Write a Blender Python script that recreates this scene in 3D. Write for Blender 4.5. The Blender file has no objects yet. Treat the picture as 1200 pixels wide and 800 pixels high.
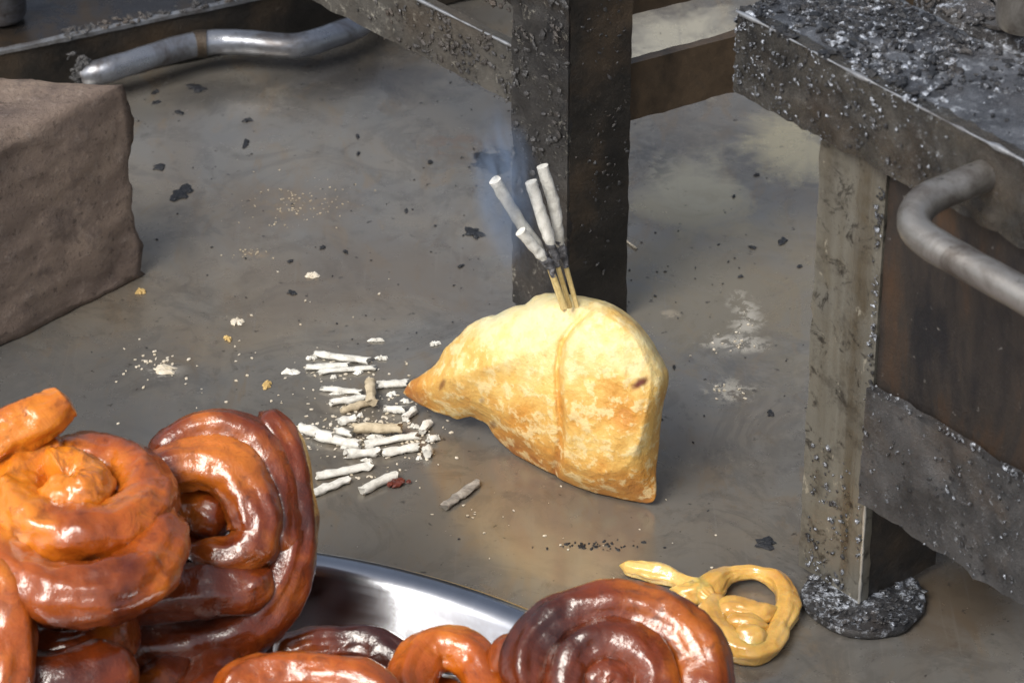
import bpy, bmesh, math, random
import numpy as np
from mathutils import Vector, Matrix, noise

random.seed(7)
R = math.radians
scene = bpy.context.scene
COL = scene.collection

# ------------------------------------------------------------------ camera
PITCH, DIST, FPX = R(32), 1.29, 4200.0          # tele view, looking down on the counter
FW = Vector((0, math.cos(PITCH), -math.sin(PITCH)))
UP = Vector((0, math.sin(PITCH), math.cos(PITCH)))
RT = Vector((1, 0, 0))
CAM = -FW * DIST
cd = bpy.data.cameras.new('camera'); cam = bpy.data.objects.new('camera', cd); COL.objects.link(cam)
cam.location = CAM; cam.rotation_euler = (math.pi/2 - PITCH, 0, 0)
cd.sensor_width = 36; cd.lens = 36*FPX/1200; cd.clip_start = .02; cd.clip_end = 50
cd.dof.use_dof = True; cd.dof.focus_distance = 1.20; cd.dof.aperture_fstop = 32.0
scene.camera = cam

# ------------------------------------------------------------------ light
SUN_EL, SUN_AZ = R(50), R(-40)                   # azimuth measured from -Y (camera side) towards -X
w = bpy.data.worlds.new('World'); scene.world = w; w.use_nodes = True
wt = w.node_tree; wt.nodes.clear()
sky = wt.nodes.new('ShaderNodeTexSky'); sky.sky_type = 'NISHITA'; sky.sun_disc = False
sun_dir = Vector((math.sin(SUN_AZ)*math.cos(SUN_EL), -math.cos(SUN_AZ)*math.cos(SUN_EL), math.sin(SUN_EL)))
sky.sun_elevation = SUN_EL
sky.sun_rotation = math.atan2(sun_dir.x, sun_dir.y)
sky.air_density = 1.0; sky.dust_density = 4.0; sky.ozone_density = 1.0
hsv = wt.nodes.new('ShaderNodeHueSaturation'); hsv.inputs['Saturation'].default_value = .55
bg = wt.nodes.new('ShaderNodeBackground'); bg.inputs['Strength'].default_value = .10
wo = wt.nodes.new('ShaderNodeOutputWorld')
wt.links.new(sky.outputs[0], hsv.inputs['Color']); wt.links.new(hsv.outputs[0], bg.inputs[0]); wt.links.new(bg.outputs[0], wo.inputs[0])
sl = bpy.data.lights.new('sun', 'SUN'); sl.energy = 2.35; sl.angle = R(32); sl.color = (1, .95, .87)
so = bpy.data.objects.new('sun', sl); COL.objects.link(so)
so.rotation_euler = (-sun_dir).to_track_quat('-Z', 'Y').to_euler()
vs = scene.view_settings
vs.view_transform = 'Standard'; vs.look = 'None'; vs.exposure = 0.55; vs.gamma = 1; vs.use_curve_mapping = False

# ------------------------------------------------------------------ placing helpers
def ray(px, py):
    return (RT*((px-600)/FPX) + UP*((400-py)/FPX) + FW)
def gz(px, py, z=0.0):                            # point of the height z seen there
    d = ray(px, py); t = (z-CAM.z)/d.z; return CAM + d*t
def gy(px, py, Y):                                # point at the distance Y seen there
    d = ray(px, py); t = (Y-CAM.y)/d.y; return CAM + d*t
def gpl(px, py, P0, n):                           # point of a plane seen there
    d = ray(px, py); t = (P0-CAM).dot(n)/d.dot(n); return CAM + d*t
def fbm(p, s, o=4): return noise.fractal(Vector(p)*s, 1.0, 2.0, o)

# ------------------------------------------------------------------ material helpers
class NT:
    def __init__(s, name):
        s.m = bpy.data.materials.new(name); s.m.use_nodes = True; s.t = s.m.node_tree
        s.b = s.t.nodes['Principled BSDF']; s.tc = s.n('ShaderNodeTexCoord')
    def n(s, ty, **kw):
        x = s.t.nodes.new(ty)
        for k, v in kw.items(): setattr(x, k, v)
        return x
    def l(s, a, b): s.t.links.new(a, b)
    def noise(s, scale, detail=6, rough=.6, dist=0, co='Object', vec=None):
        x = s.n('ShaderNodeTexNoise'); x.inputs['Scale'].default_value = scale; x.inputs['Detail'].default_value = detail
        x.inputs['Roughness'].default_value = rough; x.inputs['Distortion'].default_value = dist
        s.l(vec if vec else s.tc.outputs[co], x.inputs['Vector']); return x.outputs['Fac']
    def vor(s, scale, out='Distance', feat='F1', vec=None):
        x = s.n('ShaderNodeTexVoronoi', feature=feat); x.inputs['Scale'].default_value = scale
        s.l(vec if vec else s.tc.outputs['Object'], x.inputs['Vector']); return x.outputs[out]
    def mapping(s, scale=(1,1,1), rot=(0,0,0)):
        x = s.n('ShaderNodeMapping'); x.inputs['Scale'].default_value = scale; x.inputs['Rotation'].default_value = rot
        s.l(s.tc.outputs['Object'], x.inputs['Vector']); return x.outputs[0]
    def ramp(s, fac, stops, interp='LINEAR'):
        x = s.n('ShaderNodeValToRGB'); cr = x.color_ramp; cr.interpolation = interp
        while len(cr.elements) < len(stops): cr.elements.new(.5)
        for e, (p, c) in zip(cr.elements, stops):
            e.position = p; e.color = (c, c, c, 1) if isinstance(c, (int, float)) else (*c, 1)
        s.l(fac, x.inputs[0]); return x.outputs[0]
    def mix(s, fac, a, b, blend='MIX'):
        x = s.n('ShaderNodeMix', data_type='RGBA', blend_type=blend)
        for v, i in ((fac, 0), (a, 6), (b, 7)):
            if isinstance(v, (int, float)): x.inputs[i].default_value = v if i == 0 else (v, v, v, 1)
            elif isinstance(v, tuple): x.inputs[i].default_value = (*v, 1)
            else: s.l(v, x.inputs[i])
        return x.outputs[2]
    def math(s, op, a, b=0.0):
        x = s.n('ShaderNodeMath', operation=op)
        for i, v in enumerate((a, b)):
            if isinstance(v, (int, float)): x.inputs[i].default_value = v
            else: s.l(v, x.inputs[i])
        return x.outputs[0]
    def attr(s, name):
        x = s.n('ShaderNodeAttribute'); x.attribute_name = name; return x.outputs['Fac']
    def bump(s, h, strength=.5, dist=.001, prev=None):
        x = s.n('ShaderNodeBump'); x.inputs['Strength'].default_value = strength; x.inputs['Distance'].default_value = dist
        s.l(h, x.inputs['Height'])
        if prev: s.l(prev, x.inputs['Normal'])
        return x.outputs[0]
    def set(s, **kw):
        for k, v in kw.items():
            i = s.b.inputs[k.replace('_', ' ')]
            if hasattr(v, 'is_linked') or hasattr(v, 'links'): s.l(v, i)
            elif isinstance(v, tuple): i.default_value = (*v, 1) if i.type == 'RGBA' else v
            else: i.default_value = v
        return s.m

def m_counter():
    t = NT('stained_steel')
    pos = t.n('ShaderNodeSeparateXYZ'); t.l(t.tc.outputs['Object'], pos.inputs[0])
    wob = t.noise(38, 7, .7, .8)
    grain = t.ramp(t.noise(150, 6, .75, .6), [(.48, 0.0), (.53, 1.0)])
    def stain_or_reflection(px, py, rx, ry, soft=.5, edge=1.1):
        """mask of a spill or a painted reflection: an ellipse on the counter with a frayed edge"""
        c = gz(px, py); dx = t.math('DIVIDE', t.math('SUBTRACT', pos.outputs[0], c.x), rx*.00031); dy = t.math('DIVIDE', t.math('SUBTRACT', pos.outputs[1], c.y), ry*.00058)
        d = t.math('SQRT', t.math('ADD', t.math('MULTIPLY', dx, dx), t.math('MULTIPLY', dy, dy)))
        d = t.math('ADD', d, t.math('MULTIPLY', t.math('SUBTRACT', wob, .5), edge*2))
        m = t.ramp(d, [(max(0, .9-soft), 1.0), (min(1, .9+soft*.2), 0.0)])
        if rx < 60: m = t.math('MULTIPLY', m, grain)
        return m
    a = t.noise(9, 8, .62, .6); b = t.noise(34, 6, .65, .3)
    streak = t.noise(30, 6, .6, .8, vec=t.mapping((1, .28, 1), (0, 0, R(-62))))
    c = t.ramp(a, [(.30, (.205, .203, .198)), (.48, (.26, .247, .222)), (.62, (.31, .27, .215)), (.78, (.23, .218, .198))])
    c = t.mix(t.ramp(streak, [(.45, 0.0), (.70, .55)]), c, (.235, .195, .15))
    c = t.mix(t.ramp(b, [(.56, 0.0), (.72, .45)]), c, (.11, .108, .108))
    sm = t.noise(55, 9, .72, 1.2, vec=t.mapping((1, .45, 1), (0, 0, R(-50)))); sm2 = t.noise(21, 9, .72, 1.6)
    c = t.mix(t.ramp(sm, [(.53, 0.0), (.62, .6)]), c, (.27, .215, .155))
    c = t.mix(t.ramp(sm2, [(.50, 0.0), (.57, .32), (.63, 0.0)]), c, (.10, .095, .09))
    c = t.mix(t.ramp(t.noise(90, 8, .75, .8), [(.57, 0.0), (.64, .35)]), c, (.10, .088, .075))
    for x, y, rx, ry, k, col in [(420, 330, 240, 70, .5, (.20, .165, .13)), (340, 240, 58, 24, .75, (.30, .235, .165)), (335, 240, 110, 40, .35, (.26, .205, .15)), (815, 225, 85, 60, .85, (.52, .47, .34)), (925, 170, 70, 60, .85, (.58, .51, .34)), (800, 60, 130, 70, .9, (.62, .57, .44)), (760, 190, 50, 40, .5, (.08, .08, .078)), (420, 90, 130, 40, .6, (.10, .10, .105)), (530, 168, 55, 26, .55, (.27, .19, .14)), (840, 340, 190, 130, .6, (.29, .245, .165)), (560, 640, 330, 70, .35, (.27, .245, .20)),  # bright beige and dark patches around post and left rail are painted reflections
                             (680, 640, 110, 46, .6, (.30, .265, .215)), (250, 110, 80, 30, .5, (.085, .085, .085)), (60, 470, 260, 90, .5, (.17, .178, .185)), (1120, 700, 90, 50, .6, (.16, .11, .065)),  # beige patch in front of the samosa paints its reflection
                             (850, 455, 38, 19, .95, (.60, .55, .45)), (862, 402, 52, 17, .95, (.64, .59, .49)), (876, 372, 24, 34, .95, (.60, .55, .45)), (785, 368, 13, 6, .8, (.45, .38, .28)), (192, 434, 34, 12, .8, (.5, .48, .44)), (575, 188, 38, 24, .9, (.03, .034, .045)), (300, 298, 22, 7, .7, (.36, .27, .18)), (560, 605, 30, 11, .5, (.3, .27, .22))]:
        m = t.math('MULTIPLY', stain_or_reflection(x, y, rx, ry), k); c = t.mix(m, c, col)
    sp = t.noise(230, 3, .6); c = t.mix(t.ramp(sp, [(.66, 0.0), (.72, .7)]), c, (.045, .04, .038))
    sp2 = t.noise(160, 4, .7, vec=t.mapping((1.2, .8, 1))); c = t.mix(t.ramp(sp2, [(.69, 0.0), (.75, .5)]), c, (.34, .29, .22))
    scr = t.noise(500, 3, .5, vec=t.mapping((1, .03, 1), (0, 0, R(-58)))); c = t.mix(t.ramp(scr, [(.62, 0.0), (.72, .3)]), c, (.3, .28, .25))
    ro = t.mix(.5, t.ramp(t.noise(14, 7, .65, .4), [(.3, .12), (.55, .26), (.75, .45)]), t.ramp(b, [(.35, .16), (.7, .42)]))
    ro = t.mix(t.math('MULTIPLY', stain_or_reflection(690, 640, 130, 46), .8), ro, .14)
    h = t.math('ADD', t.math('MULTIPLY', a, .6), t.math('MULTIPLY', t.noise(120, 6, .6), .22))
    t.set(Base_Color=c, Metallic=.6, Roughness=ro, Normal=t.bump(h, .2, .0013))
    return t.m
def m_soot(name, dark=(.018, .018, .02), mid=(.075, .068, .06), pale=(.34, .34, .34), amt=.62, rough=.55, scale=1.0, metal=.25, brown=.6):
    t = NT(name)
    a = t.noise(40*scale, 8, .7, .3); f = t.noise(260*scale, 8, .78, .15); g = t.noise(620*scale, 5, .75)
    patch = t.noise(30*scale, 6, .65)
    c = t.ramp(a, [(.35, dark), (.62, mid)])
    f2 = t.math('ADD', f, t.math('MULTIPLY', t.math('SUBTRACT', patch, .5), .35))
    c = t.mix(t.ramp(f2, [(amt-.05, 0.0), (amt+.08, .9)]), c, pale)  # pale flecks: ash, and bluish sparkle highlights painted into the colour
    c = t.mix(t.ramp(t.noise(22*scale, 5, .6), [(.48, 0.0), (.66, brown)]), c, (.11, .075, .045))
    c = t.mix(t.ramp(g, [(.62, 0.0), (.70, .8)]), c, (.008, .008, .009))
    h = t.math('ADD', f, t.math('MULTIPLY', g, .5))
    t.set(Base_Color=c, Metallic=metal, Roughness=t.ramp(f, [(.35, rough+.05), (.65, rough-.2)]), Normal=t.bump(h, .55, .0014))
    return t.m
def m_stained_leg():
    t = NT('oil_stained_steel')
    run = t.noise(70, 4, .5, .2, vec=t.mapping((1, 1, .03)))
    c = t.ramp(run, [(.36, (.07, .052, .032)), (.47, (.15, .135, .105)), (.60, (.22, .21, .178)), (.72, (.11, .088, .058))])
    c = t.mix(t.ramp(t.noise(34, 7, .7), [(.45, 0.0), (.68, .7)]), c, (.19, .185, .165))
    c = t.mix(t.ramp(t.noise(60, 7, .75), [(.52, 0.0), (.68, .7)]), c, (.045, .036, .028))
    c = t.mix(t.ramp(t.noise(130, 6, .75, .6), [(.55, 0.0), (.64, .85)]), c, (.025, .021, .018))
    c = t.mix(t.ramp(t.noise(190, 4, .7, vec=t.mapping((1, 1, .6), (0, 0, 1))), [(.64, 0.0), (.70, .9)]), c, (.40, .37, .30))
    t.set(Base_Color=c, Metallic=.5, Roughness=t.ramp(run, [(.3, .42), (.7, .26)]), Normal=t.bump(t.noise(180, 6, .7), .4, .001))
    return t.m
def m_panel():
    t = NT('burnt_rusty_sheet')
    run = t.noise(45, 7, .65, .4, vec=t.mapping((1, 1, .35)))
    c = t.ramp(run, [(.36, (.02, .02, .023)), (.5, (.045, .038, .034)), (.64, (.085, .05, .03)), (.78, (.055, .048, .048))])
    c = t.mix(t.ramp(t.noise(260, 4, .7), [(.66, 0.0), (.72, .7)]), c, (.26, .25, .24))
    t.set(Base_Color=c, Metallic=.4, Roughness=.42, Normal=t.bump(t.noise(120, 6, .7), .5, .0014))
    return t.m
def m_rail_brown():
    t = NT('browned_iron')
    a = t.noise(50, 7, .65, .3, vec=t.mapping((1, 1, .6)))
    c = t.ramp(a, [(.35, (.03, .022, .015)), (.6, (.09, .062, .038)), (.75, (.05, .04, .03))])
    t.set(Base_Color=c, Metallic=.3, Roughness=.45, Normal=t.bump(t.noise(160, 6, .7), .5, .001))
    return t.m
def m_pipe(name, col=(.42, .41, .40), rough=.3, grime=(.12, .10, .085), amt=.52):
    t = NT(name)
    a = t.noise(55, 7, .7, .4)
    c = t.mix(t.ramp(a, [(amt-.06, 0.0), (amt+.14, .85)]), col, grime)
    c = t.mix(t.ramp(t.noise(240, 4, .7), [(.64, 0.0), (.7, .8)]), c, (.05, .045, .04))
    t.set(Base_Color=c, Metallic=.75, Roughness=t.ramp(a, [(.35, rough), (.7, rough+.25)]), Normal=t.bump(t.noise(140, 5, .6), .3, .0008))
    return t.m
def m_stone():
    t = NT('brown_sandstone')
    a = t.noise(18, 9, .7, .2); b = t.noise(210, 8, .8); p = t.noise(60, 8, .72)
    lay = t.noise(26, 6, .6, .8, vec=t.mapping((.5, .5, 1.2), (R(12), R(8), 0)))
    c = t.ramp(a, [(.3, (.18, .138, .115)), (.5, (.27, .208, .168)), (.7, (.38, .30, .235))])
    c = t.mix(t.ramp(lay, [(.42, 0.0), (.62, .5)]), c, (.185, .143, .125))
    c = t.mix(t.ramp(p, [(.52, 0.0), (.66, .6)]), c, (.10, .08, .078))
    c = t.mix(t.ramp(b, [(.54, 0.0), (.68, .55)]), c, (.40, .34, .30))
    c = t.mix(t.ramp(t.noise(330, 5, .7), [(.58, 0.0), (.66, .6)]), c, (.07, .055, .05))
    h = t.math('ADD', t.math('MULTIPLY', p, .9), t.math('MULTIPLY', b, .7))
    t.set(Base_Color=c, Roughness=.9, Normal=t.bump(h, 1.0, .003)); t.b.inputs['Specular IOR Level'].default_value = .2
    return t.m
def m_samosa():
    t = NT('fried_pastry')
    fry = t.attr('fry'); spot = t.attr('spot')
    bl = t.noise(190, 6, .66, .1); bl2 = t.noise(46, 6, .62, .2); bl3 = t.noise(330, 5, .65)
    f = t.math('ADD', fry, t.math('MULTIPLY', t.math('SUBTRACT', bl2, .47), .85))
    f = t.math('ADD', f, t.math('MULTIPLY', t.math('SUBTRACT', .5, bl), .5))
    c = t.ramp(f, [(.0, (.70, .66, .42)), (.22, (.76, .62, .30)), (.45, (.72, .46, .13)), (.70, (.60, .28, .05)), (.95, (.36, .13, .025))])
    c = t.mix(t.ramp(bl, [(.52, 0.0), (.58, .62)]), c, (.80, .66, .36))
    c = t.mix(t.ramp(bl3, [(.58, 0.0), (.72, .45)]), c, (.52, .25, .05))
    c = t.mix(spot, c, (.12, .022, .01))
    h = t.math('ADD', bl, t.math('MULTIPLY', bl3, .4))
    t.set(Base_Color=c, Roughness=t.ramp(bl, [(.35, .44), (.65, .56)]), Normal=t.bump(h, .8, .0012))
    t.set(Subsurface_Weight=.10, Subsurface_Radius=(.006, .003, .001), Subsurface_Scale=.3)
    t.b.inputs['Coat Weight'].default_value = .15; t.b.inputs['Coat Roughness'].default_value = .28
    return t.m
def m_jalebi(name, lo, mid, hi, bump=.5, sss=.2):
    t = NT(name)
    a = t.noise(34, 5, .6, .5); b = t.noise(150, 5, .65, .8); g = t.noise(420, 4, .65)
    f = t.math('ADD', t.attr('dark'), t.math('MULTIPLY', t.math('SUBTRACT', a, .5), 1.1))
    c = t.ramp(f, [(.10, hi), (.45, mid), (.85, lo)])
    c = t.mix(t.ramp(b, [(.54, 0.0), (.70, .6)]), c, lo)
    h = t.math('ADD', t.math('MULTIPLY', b, .9), t.math('MULTIPLY', g, .3))
    t.set(Base_Color=c, Roughness=t.ramp(b, [(.35, .28), (.65, .45)]), Normal=t.bump(h, bump, .0016))
    t.set(Subsurface_Weight=sss, Subsurface_Radius=(.008, .003, .001), Subsurface_Scale=.35)
    t.b.inputs['Coat Weight'].default_value = 1.0; t.b.inputs['Coat Roughness'].default_value = .035; t.b.inputs['Coat IOR'].default_value = 1.65
    t.b.inputs['Specular IOR Level'].default_value = .15
    hc = t.math('ADD', t.math('MULTIPLY', t.noise(330, 4, .65, .3), .62), t.math('MULTIPLY', t.noise(140, 4, .6, .6), .7))
    t.l(t.bump(hc, bump*.85, .0011), t.b.inputs['Coat Normal'])
    return t.m
def m_steel():
    t = NT('polished_steel')
    a = t.noise(120, 4, .6, vec=t.mapping((.2, .2, 2)))
    c = t.ramp(t.noise(40, 5, .6), [(.4, (.42, .44, .48)), (.7, (.34, .35, .37))])
    t.set(Base_Color=c, Metallic=1.0, Roughness=t.ramp(a, [(.3, .12), (.7, .24)]), Normal=t.bump(t.noise(60, 4, .5), .12, .0008))
    return t.m
def m_plain(name, stops, scale=120, rough=.8, bump=.5, dist=.0008, metal=0.0):
    t = NT(name)
    a = t.noise(scale, 6, .7, .4)
    t.set(Base_Color=t.ramp(a, stops), Roughness=rough, Metallic=metal, Normal=t.bump(t.noise(scale*2.2, 5, .7), bump, dist))
    return t.m

M = dict(
    counter=m_counter(), soot=m_soot('sooty_iron', (.014, .014, .016), (.06, .058, .056), (.55, .53, .46), .65, .4, 1.0, .35, .3),
    soot_heavy=m_soot('crusted_soot', (.012, .013, .016), (.055, .055, .058), (.58, .63, .72), .555, .34, 1.3, .35, .2),
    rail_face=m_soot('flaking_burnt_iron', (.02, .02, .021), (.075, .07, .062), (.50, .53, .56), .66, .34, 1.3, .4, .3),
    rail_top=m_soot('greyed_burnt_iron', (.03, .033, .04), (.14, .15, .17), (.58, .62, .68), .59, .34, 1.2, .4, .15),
    soot_or_shade=m_soot('sooty_or_shaded_iron', (.01, .0095, .009), (.03, .026, .022), (.16, .15, .14), .68, .5, .9),  # dark soot; also paints shade on right flanges and burner pipe
    soot_ash=m_soot('ash_dusted_iron', (.03, .031, .034), (.085, .084, .086), (.40, .43, .47), .65, .42, 1.3, .3, .4),
    leg=m_stained_leg(), panel=m_panel(), brown=m_rail_brown(),
    pipe=m_pipe('worn_steel_pipe', (.27, .29, .33), .25, (.07, .055, .045), .5), pipe2=m_pipe('scuffed_pipe', (.30, .29, .275), .34, (.075, .06, .05), .50),
    stone=m_stone(), samosa=m_samosa(),
    jal=m_jalebi('syrupy_orange', (.09, .013, .002), (.37, .078, .006), (.64, .20, .015)),
    jal_dark=m_jalebi('syrupy_brown', (.035, .006, .002), (.165, .028, .004), (.50, .14, .014), .55),
    jal_pale=m_jalebi('pale_batter', (.45, .22, .04), (.66, .40, .10), (.78, .58, .22), .45, .45),
    steel=m_steel(), brace=m_soot('grey_smoked_iron', (.045, .043, .04), (.11, .105, .095), (.5, .48, .42), .64, .45, .9, .3, .3), plate=m_pipe('oily_dark_plate', (.05, .048, .05), .18, (.085, .06, .038), .5), glint=m_pipe('painted_glint', (.62, .60, .55), .3, (.3, .27, .22), .6), pale_edge=m_pipe('scraped_edge', (.36, .38, .41), .4, (.10, .09, .085), .5),
    ash=m_plain('grey_white_ash', [(.3, (.42, .41, .37)), (.5, (.64, .63, .58)), (.72, (.78, .77, .73))], 260, .9),
    ash_tan=m_plain('tan_ash', [(.3, (.32, .26, .17)), (.55, (.52, .44, .31)), (.75, (.62, .55, .42))], 260, .9),
    ash_grey=m_plain('charred_ash', [(.3, (.10, .09, .08)), (.6, (.34, .31, .27)), (.8, (.5, .47, .42))], 300, .9),
    char=m_plain('charred_paste', [(.35, (.03, .03, .034)), (.52, (.12, .12, .13)), (.7, (.42, .42, .44))], 420, .85),
    bamboo=m_plain('bamboo', [(.3, (.50, .36, .13)), (.6, (.66, .52, .24)), (.8, (.72, .60, .34))], 300, .55, .3),
    redbit=m_plain('dark_red_paste', [(.35, (.05, .008, .005)), (.7, (.17, .03, .015))], 300, .5),
    chip=m_plain('soot_chip', [(.35, (.006, .0065, .008)), (.7, (.022, .024, .03))], 300, .4, .8, .001),
    crumb=m_plain('pale_crumb', [(.3, (.45, .38, .26)), (.6, (.62, .57, .48)), (.8, (.7, .68, .64))], 300, .8),
    tan=m_plain('fried_crumb', [(.3, (.35, .22, .07)), (.7, (.6, .44, .18))], 300, .6),
)

# ------------------------------------------------------------------ mesh helpers
def link(name, me, mat, parent=None, smooth=True, sharp=None):
    o = bpy.data.objects.new(name, me); COL.objects.link(o)
    if mat: me.materials.append(mat)
    if smooth:
        me.polygons.foreach_set('use_smooth', [True]*len(me.polygons))
        if sharp: me.set_sharp_from_angle(angle=R(sharp))
    if parent: o.parent = parent
    me.update(); return o
def mesh(verts, faces, name='m'):
    me = bpy.data.meshes.new(name); me.from_pydata([tuple(v) for v in verts], [], faces); me.validate()
    bm = bmesh.new(); bm.from_mesh(me); bmesh.ops.recalc_face_normals(bm, faces=bm.faces); bm.to_mesh(me); bm.free()
    return me
def tag(o, label=None, cat=None, group=None, kind=None):
    for k, v in (('label', label), ('category', cat), ('group', group), ('kind', kind)):
        if v: o[k] = v
    return o
def empty(name, loc=(0, 0, 0)):
    o = bpy.data.objects.new(name, None); COL.objects.link(o); o.location = loc; o.empty_display_size = .01; return o
def child(o, parent):                              # meshes are written in world coordinates
    o.parent = parent; o.matrix_parent_inverse = Matrix.Translation(-Vector(parent.location)); return o

def spline(pts, n):
    """Catmull-Rom through rows of numbers."""
    P = [np.array(p, float) for p in pts]; P = [2*P[0]-P[1]] + P + [2*P[-1]-P[-2]]
    out = []
    for i in range(1, len(P)-2):
        for k in range(n):
            t = k/n; a, b, c, d = P[i-1:i+3]
            out.append(.5*((2*b) + (-a+c)*t + (2*a-5*b+4*c-d)*t*t + (-a+3*b-3*c+d)*t**3))
    out.append(P[-2]); return out
def sweep(path, radii, seg=16, cap=True, lump=0.0, lscale=60, seed=0, flat=1.0, ridge=0.0):
    """tube along a path with rounded ends"""
    path = [Vector(p) for p in path]; n = len(path); V = []; F = []; rmax = max(radii)
    nrm = None
    for i in range(n):
        t = (path[min(i+1, n-1)]-path[max(i-1, 0)]).normalized()
        if nrm is None: nrm = t.orthogonal().normalized()
        nrm = (nrm - t*nrm.dot(t)).normalized(); bi = t.cross(nrm)
        for k in range(seg):
            a = 2*math.pi*k/seg; d = nrm*math.cos(a) + bi*math.sin(a)
            r = radii[i]; p = path[i] + d*r
            if lump: p += d*(lump*min(1, r/rmax)*fbm(p + Vector((seed, seed*.7, 0)), lscale, 4))
            if ridge:                                  # folds that run along the strand
                q = Vector((math.cos(a)*1.7+seed*9, math.sin(a)*1.7, i*.035))
                p += d*(r*ridge*(noise.noise(q) + .6*noise.noise(q*2.3) - .35*max(0, 1-abs(noise.noise(q*1.3+Vector((7, 0, 0))))*9)))
            if flat != 1.0: p.z = path[i].z + (p.z-path[i].z)*flat
            V.append(p)
    for i in range(n-1):
        for k in range(seg):
            F.append((i*seg+k, i*seg+(k+1) % seg, (i+1)*seg+(k+1) % seg, (i+1)*seg+k))
    if cap:
        F.append(tuple(range(seg))[::-1]); F.append(tuple(range((n-1)*seg, n*seg)))
    return V, F
def round_ends(r, n, k=5, tip=.25):
    out = [r]*n if isinstance(r, (int, float)) else list(r)
    for i in range(min(k, n//2)):
        f = tip + (1-tip)*math.sin(math.pi/2*i/k); out[i] *= f; out[-1-i] *= f
    return out
def gbox(o, ax, ay, az, lx, ly, lz, step=.004, amp=0.0, scale=80, seed=0):
    """box with one corner at o and edges along ax, ay, az; its faces are gridded and roughened"""
    bm = bmesh.new(); ns = [max(1, int(round(l/step))) for l in (lx, ly, lz)]
    L = (lx, ly, lz); A = (Vector(ax).normalized(), Vector(ay).normalized(), Vector(az).normalized()); key = {}
    def vert(i, j, k):
        q = (i, j, k)
        if q not in key:
            p = Vector(o)
            for u, c, m in zip(A, q, range(3)): p = p + u*(L[m]*c/ns[m])
            key[q] = bm.verts.new(p)
        return key[q]
    for d in range(3):
        e, f = (d+1) % 3, (d+2) % 3
        for side in (0, ns[d]):
            for i in range(ns[e]):
                for j in range(ns[f]):
                    def q(a, b):
                        c = [0, 0, 0]; c[d] = side; c[e] = a; c[f] = b; return vert(*c)
                    bm.faces.new((q(i, j), q(i+1, j), q(i+1, j+1), q(i, j+1)))
    bmesh.ops.recalc_face_normals(bm, faces=bm.faces); bm.normal_update()
    if amp:
        for v in bm.verts:
            v.co += v.normal*(amp*fbm(v.co + Vector((seed, 0, 0)), scale, 5))
    me = bpy.data.meshes.new('m'); bm.to_mesh(me); bm.free(); return me
ICO = None
def chips(specs, name='m'):
    """many small irregular lumps in one mesh: (point, normal, size, flatness)"""
    global ICO
    if ICO is None:
        bm = bmesh.new(); bmesh.ops.create_icosphere(bm, subdivisions=1, radius=1)
        ICO = ([v.co.copy() for v in bm.verts], [[v.index for v in f.verts] for f in bm.faces]); bm.free()
    V = []; F = []
    for p, n, s, fl in specs:
        n = Vector(n).normalized(); u = n.orthogonal().normalized(); u.rotate(Matrix.Rotation(random.random()*6.28, 3, n)); v = n.cross(u)
        b = len(V); el = random.uniform(.6, 1.5)
        for c in ICO[0]:
            k = random.uniform(.6, 1.25)
            V.append(Vector(p) + u*(c.x*s*k*el) + v*(c.y*s*k/el) + n*(c.z*s*fl*k))
        F += [[b+i for i in f] for f in ICO[1]]
    me = bpy.data.meshes.new(name); me.from_pydata([tuple(x) for x in V], [], F); return me
def crust(o, u, v, lu, lv, n, count, smin, smax, fl=.45, dens=None):
    """flakes scattered over the rectangle o + u*lu + v*lv"""
    u = Vector(u).normalized(); v = Vector(v).normalized(); S = []
    while len(S) < count:
        a, b = random.random()*lu, random.random()*lv; p = Vector(o)+u*a+v*b
        if dens and random.random() > dens(a/lu, b/lv): continue
        if fbm(p, 90, 3) < random.uniform(-.5, .25): continue
        S.append((p, n, smin + (smax-smin)*random.random()**3, fl))
    return S
Z = Vector((0, 0, 1))

# ================================================================== the setting: one steel counter
V = [(-.8, -.62, -.03), (.8, -.62, -.03), (.8, .95, -.03), (-.8, .95, -.03), (-.8, -.62, 0), (.8, -.62, 0), (.8, .95, 0), (-.8, .95, 0)]
tag(link('counter', mesh(V, [(0,1,2,3), (4,5,6,7), (0,1,5,4), (1,2,6,5), (2,3,7,6), (3,0,4,7)]), M['counter'], smooth=False),
    'stained grey steel counter top spotted with soot and crumbs', 'counter', kind='structure')

# ================================================================== stone block
def stone_block():
    lo = [Vector(c) for c in ((-.135, .047, 0), (-.31, .068, 0), (-.33, -.13, 0), (-.262, -.088, 0))]
    hi = [Vector(c) for c in ((-.1375, .050, .080), (-.31, .072, .079), (-.33, -.125, .081), (-.268, -.088, .081))]
    me = gbox((0, 0, 0), (1, 0, 0), (0, 1, 0), (0, 0, 1), 1, 1, 1, 1/46)
    bm = bmesh.new(); bm.from_mesh(me)
    for v in bm.verts:
        u, w_, z = v.co; z0 = z
        def q(c): return (c[0]*(1-u)+c[1]*u)*(1-w_) + (c[3]*(1-u)+c[2]*u)*w_
        p = q(lo)*(1-z) + q(hi)*z
        # wear the edges: pull corner verts inwards
        near = sorted([min(u, 1-u)*.18, min(w_, 1-w_)*.15, min(z, 1-z)*.08])
        k = max(0, .005-near[1])*.55*(1+1.6*fbm(p, 45, 3))
        ctr = (q(lo)+q(hi))/2; d = Vector((-.23, -.02, .04))-p; v.co = p + d.normalized()*k*(1 if z0 > .02 else .3)
    bm.normal_update()
    for v in bm.verts:
        v.co += v.normal*(.0013*fbm(v.co, 30, 4) + .0008*fbm(v.co+Vector((3, 1, 0)), 95, 4) + .0005*fbm(v.co, 260, 3)); v.co.z = max(v.co.z, .0004)
    bm.to_mesh(me); bm.free()
    return tag(link('stone_block', me, M['stone']), 'rough brown stone block sitting on the counter', 'stone')
stone_block()

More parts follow.
